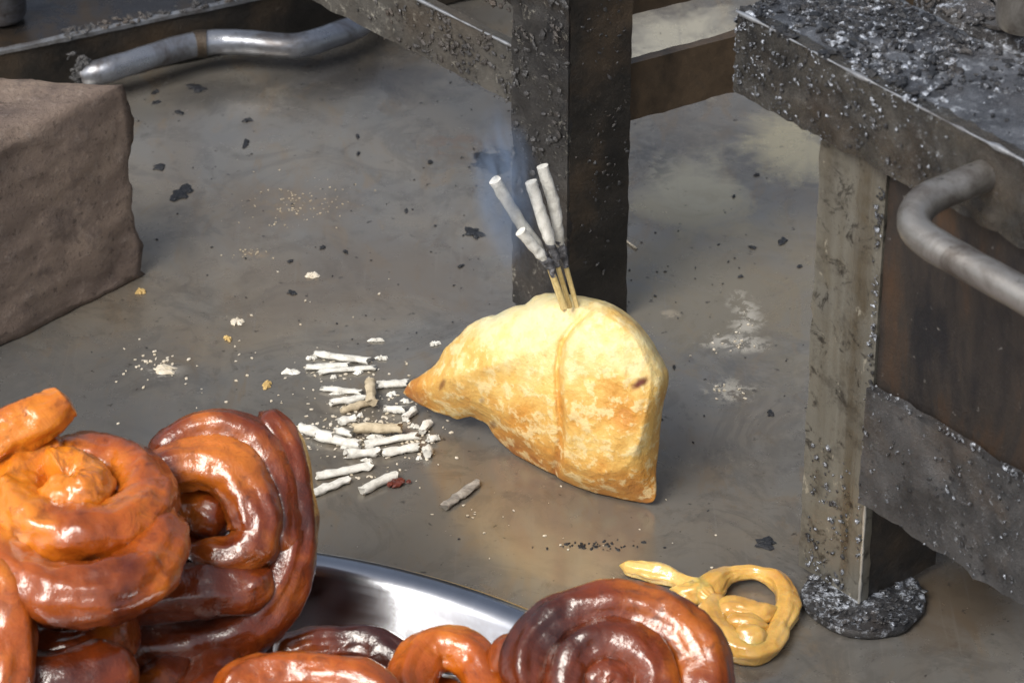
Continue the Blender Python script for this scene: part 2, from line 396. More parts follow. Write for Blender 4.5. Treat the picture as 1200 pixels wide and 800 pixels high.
# ================================================================== griddle box behind the stone
def griddle():
    A = gz(0, 122, 0); e = Vector((.90, .44, 0)).normalized(); b = Vector((-.44, .90, 0)).normalized()
    root = empty('griddle', A)
    O = A - e*.25
    H = .021
    child(link('side_wall', gbox(O + Z*.0008, e, b, Z, .62, .004, H, .006, .0008, 60), M['soot_or_shade'], sharp=40), root)
    child(link('cooking_plate', gbox(O + Z*(H-.003) + b*.0045, e, b, Z, .62, .24, .003, .012, .0012, 30), M['plate'], sharp=40), root)
    child(link('rim', gbox(O + Z*(H+.001) - b*.0008, e, b, Z, .62, .0032, .0016, .005, .0005, 90), M['pale_edge'], sharp=60), root)
    # tube handle welded to the side wall
    P = [gz(104, 93, .010)+b*.004, gz(120, 84, .012), gz(160, 72, .013), gz(230, 52, .013), gz(285, 50, .013), gz(345, 54, .013), gz(390, 42, .013), gz(425, 26, .013), gz(445, 12, .013)+b*.012]
    path = spline([tuple(p) for p in P], 12); n = len(path)
    V, F = sweep(path, [.0052]*n, 18, True, .0003, 120)
    h = child(link('handle', mesh(V, F), M['pipe'], sharp=60), root)
    cl = spline([tuple(gz(228, 52.3, .013)), tuple(gz(236, 51.2, .013)), tuple(gz(243, 51, .013))], 3)
    V, F = sweep(cl, [.0057]*len(cl), 18); c = link('clamp_band', mesh(V, F), M['soot_or_shade'], sharp=40); c.parent = h; c.matrix_parent_inverse = h.matrix_parent_inverse.copy(); c.matrix_parent_inverse = Matrix()
    S = []
    for _ in range(260):
        p = P[0] - b*.001; S.append((p+Vector((random.gauss(0, .002), random.gauss(0, .0012), random.gauss(0, .0035))), (random.random()-.5, -1, .6), random.uniform(.0006, .0018), .6))
    for _ in range(220):
        f = random.random()**1.3*.2; S.append((A + e*(f+.03) + Z*(H+.003) + b*random.uniform(-.001, .006), Z, random.uniform(.0004, .0016), .6))
    me = chips(S); tag(child(link('weld_crust', me, M['soot_ash'], smooth=False), root), kind='stuff')
    tag(root, 'blackened flat griddle with welded steel tube handle behind the stone block', 'griddle')
    # cup on the plate
    C = gz(2, 24, H); prof = [(.0001, .002), (.0095, .002), (.0105, .004), (.0108, .03), (.0112, .045), (.0104, .045), (.010, .03), (.0098, .006), (.0001, .005)]
    V = []; F = []; s = 32
    for r, z in prof:
        for k in range(s): V.append(C + Vector((r*math.cos(6.28318*k/s), r*math.sin(6.28318*k/s), z)))
    for i in range(len(prof)-1):
        for k in range(s): F.append((i*s+k, i*s+(k+1) % s, (i+1)*s+(k+1) % s, (i+1)*s+k))
    tag(link('metal_cup', mesh(V, F), M['pipe'], sharp=40), 'small steel cup standing on the dark griddle plate', 'cup')
griddle()

# ================================================================== rear burner stand (corner post with rails running back)
def rear_stand():
    C = gz(663, 392, 0); l = Vector((-.68, .733, 0)).normalized(); r = Vector((.87, .49, 0)).normalized()
    root = empty('burner_stand', C); th = .0035
    nl = Vector((-l.y, l.x, 0)); nl = nl if nl.y < 0 else -nl       # outward (camera side) of the left face
    nr = Vector((-r.y, r.x, 0)); nr = nr if nr.y < 0 else -nr
    def add(name, o, ax, ay, L, W, H, mat, amp=.0006, sc=110, st=.003):
        return child(link(name, gbox(o, ax, ay, Z, L, W, H, st, amp, sc, len(root.children)), mat, sharp=45), root)
    top = .20
    add('post_flange', C + Z*.001, l, -nl, .0285, th, top, M['soot'], .0011, 130)
    add('post_flange', C + Z*.0012 + r*.001, r, -nr, .0245, th, top-.001, M['soot_or_shade'], .0006)  # sooty flange, darkened further to paint the post's shaded side
    # foot pad
    add('foot_pad', C + l*.0 - Vector((.006, 0, 0)) + Z*.0006 + Vector((0, .004, 0)), (1, 0, 0), (0, 1, 0), .024, .024, .002, M['soot_or_shade'], .0003)
    # left rails
    o = C + l*.027 - nl*.0045
    add('rail', o + Z*.080, l, -nl, .34, .004, .0225, M['brace'], .0006)
    V, F = sweep([o + nl*.0002 + Z*.1026 + l*(.33*i/80) for i in range(81)], [.0008*max(.25, .75+.9*fbm((i*.27, 3, 0), 1, 3)) for i in range(81)], 8, True)
    child(link('worn_edge', mesh(V, F), M['pale_edge'], sharp=60), root)
    add('upper_rail', o + Z*.119, l, -nl, .34, .004, .05, M['soot_or_shade'], .0018, 90)
    # right rails
    o = C + r*.0235 - nr*.0045
    add('rail', o + Z*.078, r, -nr, .30, .004, .0225, M['brown'])
    add('upper_rail', o + Z*.1195, r, -nr, .30, .004, .055, M['brown'])
    # flakes of burnt crust on the post and the left rails
    S = crust(C + nl*.0006 + Z*.05, l, Z, .0285, .15, nl, 520, .0003, .0017, .5, lambda a, b: .25+.75*b)
    S += crust(C + l*.03 - nl*.004 + Z*.079, l, Z, .11, .0235, nl, 330, .0003, .0014, .5, lambda a, b: max(0, 1-a*1.1))
    S += crust(C + l*.03 - nl*.004 + Z*.116, l, Z, .08, .02, nl, 260, .0006, .0026, .8)
    S += crust(C + nr*.0004 + r*.002 + Z*.02, r, Z, .0225, .18, nr, 240, .0002, .0010, .4, lambda a, b: a)
    tag(child(link('soot_flakes', chips(S), M['soot_ash'], smooth=False), root), kind='stuff')
    p0 = C + l*.035 - nl*.02 + Z*.112; p1 = p0 + Vector((.0, .16, .0))
    V, F = sweep(spline([tuple(C + l*.02 - nl*.006 + Z*.128), tuple(C + l*.05 - nl*.025 + Z*.124), tuple(C + l*.10 - nl*.035 + Z*.121), tuple(C + l*.17 - nl*.0085 + Z*.125)], 8), [.0085]*25, 16, True, .001, 90)
    child(link('burner_pipe', mesh(V, F), M['soot_or_shade'], sharp=60), root)  # pipe coloured dark to paint the shade inside the stand
    tag(root, 'black angle iron burner stand with crusted corner post behind the samosa', 'stand')
rear_stand()

# ================================================================== front right stand
def front_stand():
    C = gz(1004, 716, 0); a = Vector((.63, -.777, 0)).normalized(); n = Vector((a.y, -a.x, 0)); n = n if n.y < 0 else -n
    b = -n
    root = empty('burner_stand', C)
    def add(name, o, ax, ay, L, W, H, mat, amp=.0006, sc=110, st=.003, par=None):
        x = link(name, gbox(o, ax, ay, Z, L, W, H, st, amp, sc, len(root.children)+3), mat, sharp=45)
        return child(x, root)
    zr = .1645
    add('leg_flange', C - a*.0275 + Z*.003, a, b, .0285, .0035, .173, M['leg'], .0007, 140)
    add('leg_flange', C + b*.0036 + Z*.0032 - a*.0030, b, a, .031, .0035, .1725, M['soot_or_shade'], .0006)  # sooty flange on the unlit side, its shade put into the colour
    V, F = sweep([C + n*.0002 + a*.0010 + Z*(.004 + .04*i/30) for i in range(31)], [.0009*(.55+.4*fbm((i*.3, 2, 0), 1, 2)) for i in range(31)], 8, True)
    child(link('corner_glint', mesh(V, F), M['glint'], sharp=60), root)  # pale strip that paints a glint on the leg corner
    # round foot
    f = C + Vector((.0025, .004, 0)); prof = [(.0001, .0008), (.0195, .0008), (.0200, .002), (.0195, .0034), (.0001, .0042)]
    V = []; F = []; s = 40
    for q, z in prof:
        for k in range(s):
            p = f + Vector((q*math.cos(6.28318*k/s), q*math.sin(6.28318*k/s), z)); V.append(p + Vector((.0008*fbm(p, 120), .0008*fbm(p*1.2, 120), 0)))
    for i in range(len(prof)-1):
        for k in range(s): F.append((i*s+k, i*s+(k+1) % s, (i+1)*s+(k+1) % s, (i+1)*s+k))
    child(link('foot_disc', mesh(V, F), M['soot_heavy'], sharp=50), root)
    # upper rail: an angle iron, its level flange on top
    o = C - a*.062 + n*.0042
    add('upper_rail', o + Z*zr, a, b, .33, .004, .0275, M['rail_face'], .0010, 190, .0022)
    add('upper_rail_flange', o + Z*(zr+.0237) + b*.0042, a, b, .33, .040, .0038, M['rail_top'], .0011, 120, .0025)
    V, F = sweep([o + Z*(zr+.0274) + n*.0003 + a*(.33*i/90) + Z*(.0004*fbm((i*.11, 0, 0), 1)) for i in range(91)], [.0007*max(.1, .6+1.3*fbm((i*.31, 5, 0), 1, 3)) for i in range(91)], 8, True, .0004, 260)
    child(link('worn_edge', mesh(V, F), M['pale_edge'], sharp=60), root)
    # panel and lower rail
    add('panel', C + a*.0015 + b*.0008 + Z*.055, a, b, .26, .002, zr-.052, M['panel'], .0006, 40)
    add('lower_rail', C + a*.002 + n*.0042 + Z*.0455, a, b, .26, .004, .0425, M['soot_ash'], .0012, 100)
    # bent pipe handle
    S0 = gpl(1152, 206, C + n*.0045, n)
    P = [S0 - n*.002, S0 + n*.008, S0 + n*.022 - Z*.001 - a*.001, S0 + n*.030 + a*.003 - Z*.003, S0 + n*.033 + a*.012 - Z*.004, S0 + n*.033 + a*.04 - Z*.0045, S0 + n*.033 + a*.09 - Z*.005, S0 + n*.033 + a*.115 - Z*.005, S0 + n*.030 + a*.124 - Z*.004, S0 + n*.022 + a*.128 - Z*.002, S0 + n*.008 + a*.127, S0 - n*.002 + a*.127]
    path = spline([tuple(p) for p in P], 10)
    V, F = sweep(path, [.0049]*len(path), 18, True, .0003, 90)
    child(link('handle', mesh(V, F), M['pipe2'], sharp=60), root)
    # burnt crust
    S = crust(o + n*.0006 + Z*zr, a, Z, .20, .0275, n, 520, .0002, .0010, .5, lambda x, y: max(.05, 1-1.8*x))
    S += crust(o + Z*(zr+.0278), a, b, .15, .042, Z, 1700, .0003, .0018, .6, lambda x, y: max(.03, 1-1.5*x)*(.2+.8*y))
    S += crust(o - a*.0006 + Z*zr, b, Z, .04, .0275, -a, 240, .0004, .0018, .6)
    S += crust(C + a*.002 + n*.0048 + Z*.0455, a, Z, .14, .0425, n, 420, .0002, .0010, .5)
    S += crust(C + a*.002 + n*.004 + Z*.088, a, Z, .14, .003, n, 160, .0003, .0012, .5)
    S += crust(C - a*.002 + n*.0006 + Z*.02, a, Z, .003, .155, n, 150, .0003, .0011, .5)
    S += crust(C - a*.024 + n*.0004 + Z*.005, a, Z, .018, .05, n, 130, .0003, .0013, .5, lambda x, y: 1-y)
    S += crust(S0 - a*.008 - n*.002 - Z*.004, a, Z, .016, .012, n, 90, .0006, .002, .8)
    for _ in range(170):
        t = random.random()*6.283; q = .0195*math.sqrt(random.random()); p = f + Vector((q*math.cos(t), q*math.sin(t), .0042))
        S.append((p, Z, random.uniform(.0004, .0016), .4))
    tag(child(link('soot_flakes', chips(S), M['soot_heavy'], smooth=False), root), kind='stuff')
    S = crust(o + Z*(zr+.0278), a, b, .12, .042, Z, 420, .0006, .0024, .7, lambda x, y: max(0, 1-1.3*x)*(.3+.7*y))
    tag(child(link('black_crust', chips(S), M['chip'], smooth=False), root), kind='stuff')
    tag(root, 'sooty iron burner stand with rusty panel, bent pipe handle and round foot', 'stand')
    # burner bowl held inside the stand, at the top right
    B = gz(1188, -22, .19); B = Vector((B.x, B.y, 0))
    prof = [(.016, .0008), (.024, .0008), (.02, .05), (.022, .12), (.031, .180), (.030, .188), (.020, .190), (.017, .187), (.0001, .186)]
    V = []; F = []; s = 56
    for q, z in prof:
        for k in range(s):
            p = B + Vector((q*math.cos(6.28318*k/s), q*math.sin(6.28318*k/s), z)); V.append(p + Vector((.0025*fbm(p, 80), .0025*fbm(p*1.1, 80), .002*fbm(p*1.3, 90))))
    for i in range(len(prof)-1):
        for k in range(s): F.append((i*s+k, i*s+(k+1) % s, (i+1)*s+(k+1) % s, (i+1)*s+k))
    bu = empty('gas_burner', B); child(link('burner_bowl', mesh(V, F), M['soot_heavy'], sharp=50), bu)
    S = []
    for _ in range(700):
        t = random.random()*6.283; q = random.uniform(.002, .031); S.append((B + Vector((q*math.cos(t), q*math.sin(t), .189)), Z, random.uniform(.0006, .0024), .7))
    tag(child(link('soot_flakes', chips(S), M['soot_ash'], smooth=False), bu), kind='stuff')
    tag(bu, 'soot crusted round gas burner behind the pipe handle stand', 'burner')
    K = gz(1201, 30, .1905); s = 28; V = []; F = []
    for q, z in [(.0001, .0005), (.0085, .0005), (.009, .002), (.009, .03), (.008, .032), (.0001, .032)]:
        for k in range(s): V.append(K + Vector((q*math.cos(6.28318*k/s), q*math.sin(6.28318*k/s), z)))
    for i in range(5):
        for k in range(s): F.append((i*s+k, i*s+(k+1) % s, (i+1)*s+(k+1) % s, (i+1)*s+k))
    tag(link('metal_can', mesh(V, F), M['pipe2'], sharp=40), 'pale grey metal can standing on the soot crusted burner', 'can')
front_stand()

# ================================================================== samosa
def samosa():
    out = [(472,460),(480,447),(497,437),(512,424),(520,410),(535,395),(548,383),(563,373),(578,370),(595,362),(615,356),(628,347),(645,344),(668,346),(690,349),(710,354),(728,364),(745,378),(757,393),(768,410),(777,424),(783,438),(782,455),(777,475),(774,500),(772,525),(769,550),(769,577),(763,588),(745,590),(725,588),(708,583),(703,587),(690,580),(668,572),(645,560),(625,548),(608,536),(590,522),(577,506),(570,496),(556,489),(545,488),(535,491),(525,487),(505,479),(485,470)]
    A = gz(472, 460, .007); B = gz(758, 589, .0012); T = gy(668, 346, -.068)
    n = (B-A).cross(T-A).normalized(); n = n if n.y < 0 else -n
    # pillow height: a Poisson solve over the outline (pixels / 2)
    x0, y0, W, Hh = 460, 334, 166, 134
    yy, xx = np.mgrid[0:Hh, 0:W]; X = xx*2+x0; Y = yy*2+y0
    mask = np.zeros((Hh, W), bool); m = len(out)
    for i in range(m):
        (ax, ay), (bx, by) = out[i], out[(i+1) % m]
        if ay == by: continue
        c = ((ay > Y) != (by > Y)) & (X < (bx-ax)*(Y-ay)/(by-ay)+ax); mask ^= c
    phi = np.zeros((Hh, W))
    for _ in range(2600):
        phi[1:-1, 1:-1] = .25*(phi[:-2, 1:-1]+phi[2:, 1:-1]+phi[1:-1, :-2]+phi[1:-1, 2:]) + .01
        phi[~mask] = 0
    phi /= phi.max(); ex = np.clip(.58 + .5*(Y-400)/150., .58, 1.0); hh = phi**ex
    hh = np.where(hh > .5, .5+(hh-.5)*.5, hh)*1.2
    def samp(px, py):
        u = (px-x0)/2; v = (py-y0)/2; i = int(min(max(u, 0), W-2)); j = int(min(max(v, 0), Hh-2)); fu, fv = u-i, v-j
        return float((hh[j, i]*(1-fu)+hh[j, i+1]*fu)*(1-fv)+(hh[j+1, i]*(1-fu)+hh[j+1, i+1]*fu)*fv)
    cr = [(344, 700), (360, 695), (372, 686), (384, 673), (400, 662), (430, 656), (470, 658), (510, 661), (545, 655), (590, 648)]
    def crease(py): return float(np.interp(py, [c[0] for c in cr], [c[1] for c in cr]))
    dense = spline([(*p, 0) for p in out+[out[0]]], 6)[:-1]; na = len(dense); nr = 96
    cx, cy = 662, 462
    V = []; F = []; fry = []; spot = []
    view = -FW
    for side in (1, -1):
        for s in range(nr+1):
            for k in range(na):
                if s == nr and side == -1: continue
                t = (s/nr)**.85
                px = cx+(dense[k][0]-cx)*t; py = cy+(dense[k][1]-cy)*t
                p = gpl(px, py, A, n); h = samp(px, py) if s < nr else 0.0
                d = .024*h
                q = p*1.0
                if side == 1:
                    c = px-crease(py); ed = min(1, h*3)
                    d += ed*(.0048*(1/(1+math.exp(-c/1.6)))*math.exp(-max(c, 0)/80) - .0020*math.exp(-((c+4)/4)**2))
                    d += ed*(.0012*fbm(p, 50, 3) + .0005*max(0, fbm(p+Vector((4, 0, 0)), 150, 2)))
                    # a flatter ridge towards the left tip
                    d += ed*.0030*math.exp(-(abs(py-(456-(px-480)*.30))/16)**1.5)*max(0, min(1, (650-px)/80))
                    q = p + view*d
                else:
                    q = p + (FW*.8 + Vector((.25, .1, .12)))*(d*.85)
                rim = .0007*fbm(p, 160, 3)*(1 if s > nr-3 else 0)
                q = q + Z*rim; q.z = max(q.z, .0009)
                V.append(q)
                tipd = math.hypot(px-472, py-460)
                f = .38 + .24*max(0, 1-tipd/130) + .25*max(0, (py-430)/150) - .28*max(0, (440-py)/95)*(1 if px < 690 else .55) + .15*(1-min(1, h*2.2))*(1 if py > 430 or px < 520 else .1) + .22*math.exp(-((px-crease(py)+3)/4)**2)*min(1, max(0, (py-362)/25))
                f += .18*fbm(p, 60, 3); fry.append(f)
                sp = max(math.exp(-(((px-748+(py-448)*.9+2.5*fbm((px*.1, py*.1, 0), 1.3))/8)**2+((py-448)/7)**2)**2), .7*math.exp(-(((px-519+(py-450)*.4)/3.2)**2+((py-450)/7)**2)**2), .55*math.exp(-(((px-565)/3)**2+((py-468)/4)**2)**2), .6*math.exp(-(((px-578)/4)**2+((py-497)/5)**2)**2)) if side == 1 else 0
                spot.append(min(1, sp))
    fo = 0; bo = (nr+1)*na
    for s in range(nr):
        for k in range(na):
            k2 = (k+1) % na; F.append((s*na+k, s*na+k2, (s+1)*na+k2, (s+1)*na+k))
            i0, i1 = bo+s*na+k, bo+s*na+k2
            j0, j1 = (bo+(s+1)*na+k, bo+(s+1)*na+k2) if s < nr-1 else (nr*na+k, nr*na+k2)
            F.append((i1, i0, j0, j1))
    me = bpy.data.meshes.new('m'); me.from_pydata([tuple(v) for v in V], [], F)
    for nm, dat in (('fry', fry), ('spot', spot)):
        at = me.attributes.new(nm, 'FLOAT', 'POINT'); at.data.foreach_set('value', dat)
    bm = bmesh.new(); bm.from_mesh(me); bmesh.ops.remove_doubles(bm, verts=bm.verts, dist=.00001); bmesh.ops.recalc_face_normals(bm, faces=bm.faces); bm.to_mesh(me); bm.free()
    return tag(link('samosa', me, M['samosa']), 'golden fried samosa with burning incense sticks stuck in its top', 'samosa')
samosa()

# ================================================================== incense sticks
def stick(base, top, ash_top, r_ash, label, bend=0.0):
    """bamboo from base to top, char at the top, then a bent ash column up to ash_top"""
    root = empty('incense_stick', base); d = (top-base)
    P = [base, base+d*.5, top]
    V, F = sweep(spline([tuple(p) for p in P], 6), [.00085]*13, 8); child(link('bamboo_core', mesh(V, F), M['bamboo'], sharp=50), root)
    L = (ash_top-top).length; e = top + (ash_top-top).normalized()*min(.004, L*.25)
    path = spline([tuple(top-d.normalized()*.004), tuple(top), tuple(e), tuple(e+(ash_top-e)*.12)], 6); n = len(path)
    V, F = sweep(path, [.0009+.0006*math.sin(math.pi*.5*min(1, i/8)) for i in range(n)], 12, True, .0007, 520); child(link('burnt_section', mesh(V, F), M['char'], sharp=60), root)
    m_ = (e+ash_top)/2 + Vector((bend, 0, 0))
    path = spline([tuple(e-(e-top)*.15), tuple(e+(ash_top-e)*.1), tuple(m_), tuple(ash_top)], 6); n = len(path)
    V, F = sweep(path, [r_ash*(.62+.38*min(1, i/7))*(1+.03*math.sin(i*2.1)) for i in range(n)], 14, True, .0004, 420); child(link('ash_column', mesh(V, F), M['ash'], sharp=50), root)
    tag(root, label, 'incense stick', 'incense sticks stuck in the samosa')
Yt = -.082
stick(gy(660, 362, Yt), gy(641, 306, Yt+.002), gy(580, 211, Yt-.003), .00195, 'smoking incense stick leaning furthest from the iron post', -.0005)
stick(gy(668, 360, Yt-.002), gy(650, 300, Yt-.002), gy(622, 213, Yt+.001), .0020, 'incense stick with straight ash column between two others', 0)
stick(gy(676, 360, Yt), gy(660, 300, Yt+.004), gy(635, 195, Yt+.006), .00195, 'tallest incense stick with upright ash column in the samosa', .001)
stick(gy(663, 361, Yt-.005), gy(645, 312, Yt-.005), gy(610, 271, Yt-.007), .0018, 'shortest incense stick with stubby ash end in the samosa', 0)

# ================================================================== fallen ash
def ash_piece(a, b, r=5.4, kind='ash', zoff=0.0, lab=None, bend=0):
    rw = r*.00029; z = rw*.9+.0002+zoff
    A = gz(*a, z); B = gz(*b, z + (.0006 if zoff else 0)); c = (A+B)/2 + Vector((0, bend, 0))
    V, F = sweep(spline([tuple(A), tuple(c), tuple(B)], 5), [rw*(1+.05*math.sin(i*.7+a[0])) for i in range(11)], 12, True, .0007, 420, a[0])
    nm = {'ash': 'white', 'ash_tan': 'tan', 'ash_grey': 'grey charred'}[kind]
    o = link('ash_stub', mesh(V, F), M[kind], sharp=45)
    ax = (B-A).normalized(); rr = random.Random(int(a[0]*7+a[1])); nv = len(o.data.vertices); fl = rr.uniform(.6, 1.0)
    for i, v in enumerate(o.data.vertices):              # broken, ragged ends; some pieces crushed
        if i < 12: v.co += ax*rr.uniform(-.0006, .0014)
        elif i >= nv-12: v.co += ax*rr.uniform(-.0014, .0006)
        v.co.z *= fl
    for v in o.data.vertices: v.co.z = max(v.co.z, .0002)
    tag(o, lab or f'{nm} incense ash stub lying in the heap beside the samosa tip', 'ash', f'{nm} incense ash stubs on the counter')
for s in [((366,412),(433,421),5.8), ((358,429),(409,427),5.2), ((372,434),(440,429),4.6), ((442,448),(478,447),6), ((377,453),(424,458),4.5),
          ((387,471),(428,465),4.8), ((450,478),(474,480),4.6), ((474,490),(487,479),5), ((350,499),(392,513),6.4), ((369,508),(423,519),7),
          ((395,493),(418,487),6), ((393,503),(413,508),5.4), ((403,531),(444,528),6), ((428,518),(489,508),6), ((447,529),(492,521),6.4),
          ((494,505),(503,493),5.4), ((371,556),(436,543),6.2), ((500,514),(512,512),4.5)]:
    y = s[0][1]
    lb = ('white ash stub in the loose rear cluster, behind the upright tan stub' if y < 440 else
          'short white ash stub around the tan stubs by the samosa tip' if y < 492 else 'white ash stub packed in the dense front cluster of the heap')
    ash_piece(*s, lab=lb)
ash_piece((434,441), (435,467), 6, 'ash_tan', .003, 'tan ash stub lying crosswise on top of the heap')
ash_piece((401,480), (434,470), 5, 'ash_tan', 0, 'small tan ash stub under the crosswise tan stub')
ash_piece((413,501), (470,501), 6.2, 'ash_tan', .0012, 'longest tan ash stub on the dense front cluster of the heap')
ash_piece((364,577), (409,559), 6, 'ash', 0, 'white incense ash stub close to the jalebi with the dark tip')
ash_piece((422,574), (463,555), 6.2, 'ash', 0, 'white incense ash stub touching a dark red scrap')
ash_piece((519,593), (560,563), 6, 'ash_grey', 0, 'grey incense ash stub lying alone in front of the samosa')
ash_piece((500,532), (501,524), 6, 'ash', 0, 'very short white ash stub at the edge of the heap')
S = [(gz(457+random.random()*22, 568-random.random()*5, .001), Z, random.uniform(.0008, .002), .5) for _ in range(9)]
tag(link('red_scrap', chips(S), M['redbit'], smooth=False), 'dark red scrap beside a white ash stub', 'scrap')

def flake(px, py, w, h, mat, name, label, cat, group=None, thick=.0007, seed=0):
    rnd = random.Random(seed+px*31+py); k = 19; c = gz(px, py, .0002); V = []; F = []
    for zz in (0, 1):
        for i in range(k):
            t = 6.28318*i/k; q = (.75+.25*math.sin(2*t+px)+.15*math.sin(5*t+py)+rnd.uniform(-.15, .15))*(1-.3*zz)
            V.append(c + Vector((math.cos(t)*w*.000155*q, math.sin(t)*h*.000155/.53*q, thick*zz*rnd.uniform(.6, 1.5))))
    V += [c, c + Z*thick*1.3]
    for i in range(k):
        j = (i+1) % k; F += [(i, j, k+j, k+i), (j, i, 2*k), (k+i, k+j, 2*k+1)]
    tag(link(name, mesh(V, F), M[mat], smooth=False), label, cat, group)
G1 = 'white flakes of ash on the counter'; G2 = 'black soot chips on the counter'; G3 = 'small black soot specks on the counter'
for i, (x, y, a, b) in enumerate([(365,420,16,6), (420,437,18,5), (396,461,22,5), (380,512,20,7), (440,512,26,6), (462,515,20,6), (410,524,24,7), (486,500,14,8), (430,540,16,6), (352,508,14,6), (405,480,16,6), (475,470,16,6), (441,399,22,6), (448,420,17,8), (341,436,24,12), (510,403,15,9), (391,442,9,7), (459,462,14,9), (513,513,9,8), (491,537,8,6), (422,487,8,8)]):
    flake(x, y, a*.9, b*.8, 'ash', 'ash_flake', 'white flake of incense ash near the ash heap', 'ash flake', G1)
flake(278, 377, 16, 14, 'crumb', 'ash_flake', 'white triangular flake alone between the ash heap and the stone', 'ash flake')
flake(193, 433, 40, 11, 'crumb', 'ash_flake', 'largest pale smear of ash near the stone block', 'ash flake')
flake(366, 323, 18, 12, 'crumb', 'ash_flake', 'pale scrap behind the ash heap', 'ash flake')
flake(165, 342, 13, 11, 'tan', 'fried_crumb', 'tan crumb beside the stone block', 'crumb')
flake(267, 397, 12, 8, 'tan', 'fried_crumb', 'tan crumb near the white triangular flake', 'crumb')
flake(313, 451, 16, 10, 'tan', 'fried_crumb', 'yellow crumb between the ash heap and the jalebi', 'crumb')
for x, y, a, b, lb in [(213,226,36,24,'large black soot chip beside the stone block'), (230,103,36,13,'flat black soot smear below the griddle handle'), (575,191,58,34,'largest black soot patch beside the iron post, behind the smoke'),
                   (556,273,28,18,'thick black soot chip beside the incense sticks'), (917,283,16,11,'black soot chip beside the stained stand leg'), (897,636,34,13,'brown black chip behind the pale yellow jalebi')]:
    flake(x, y, a, b, 'chip', 'soot_chip', lb, 'soot chip', None, .0005)
for x, y, a, b in [(290,141,14,9), (288,168,13,13), (182,108,13,8), (183,120,13,8), (210,132,14,8), (187,196,26,9), (419,160,8,7), (420,180,7,6), (504,190,7,9), (476,247,7,6), (340,306,8,6), (378,290,8,7), (405,295,7,6), (342,343,13,8), (887,205,8,6), (860,230,6,5), (903,484,13,7), (882,290,10,6), (937,312,8,6), (868,324,7,5), (540,312,10,5), (790,430,6,5)]:
    flake(x, y, a, b, 'chip', 'soot_speck', 'small black soot speck on the bare counter', 'soot speck', G3, .0004)
# crumbs too small to pick apart
S = []
def scat(px, py, sx, sy, n, s0, s1, fl=.5):
    for _ in range(n): S.append((gz(random.gauss(px, sx), random.gauss(py, sy), .0002), Z, random.uniform(s0, s1), fl))
scat(430, 495, 42, 32, 210, .0001, .0008, .35); scat(415, 508, 34, 10, 110, .0002, .001, .3); scat(400, 430, 30, 9, 50, .0002, .0008, .3); scat(190, 428, 22, 10, 34, .0003, .0009); scat(500, 520, 14, 12, 24, .0003, .0008); scat(300, 420, 110, 70, 46, .0002, .0007)
scat(868, 380, 8, 12, 10, .0002, .0006, .4); scat(855, 405, 18, 5, 14, .0002, .0007, .4); scat(848, 455, 14, 6, 12, .0002, .0007, .4)
scat(650, 640, 120, 60, 26, .0002, .0006); scat(560, 602, 18, 5, 9, .0002, .0006, .25)
tag(link('pale_crumbs', chips(S), M['crumb'], smooth=False), 'tiny pale crumbs and ash specks strewn over the counter', 'crumbs', kind='stuff')
S = []; scat(345, 238, 36, 12, 120, .0001, .00045, .3); scat(295, 297, 14, 5, 24, .0001, .0005, .2)
tag(link('tan_crumbs', chips(S), M['ash_tan'], smooth=False), 'patch of fine tan crumbs on the counter beyond the ash heap', 'crumbs', kind='stuff')
S = []; scat(450, 250, 220, 120, 130, .0002, .0006); scat(820, 380, 90, 90, 50, .0002, .0006); scat(700, 638, 26, 2.5, 40, .0003, .0009, .4)
tag(link('soot_dust', chips(S), M['chip'], smooth=False), 'fine black soot specks strewn over the counter', 'soot', kind='stuff')
V, F = sweep(spline([tuple(gz(*q, .0006)) for q in [(727,253), (727,272), (733,281), (746,291)]], 6), [.0004]*19, 6)
tag(link('thread', mesh(V, F), M['crumb']), 'short pale thread lying beside the iron post', 'thread')

# ================================================================== tray
TC = Vector((-.112, -.374, 0)); TR = .205
def tray():
    prof = [(.0001, .0022), (TR-.034, .0022), (TR-.024, .004), (TR-.016, .010), (TR-.008, .028), (TR-.005, .0305), (TR, .0315), (TR+.0016, .0305), (TR+.0012, .0294), (TR-.004, .0286), (TR-.0066, .0268), (TR-.0146, .0086), (TR-.0235, .0022), (TR-.034, .0006), (.0001, .0006)]
    root = empty('steel_tray', TC); s = 180; V = []; F = []
    for q, z in prof:
        for k in range(s): V.append(TC + Vector((q*math.cos(6.283185*k/s), q*math.sin(6.283185*k/s), z)))
    for i in range(len(prof)-1):
        for k in range(s): F.append((i*s+k, i*s+(k+1) % s, (i+1)*s+(k+1) % s, (i+1)*s+k))
    o = link('steel_tray', mesh(V, F), M['steel'], sharp=60)
    bpy.data.objects.remove(root); o.name = 'steel_tray'
    tag(o, 'round polished steel tray holding the pile of syrupy jalebi', 'tray')
tray()

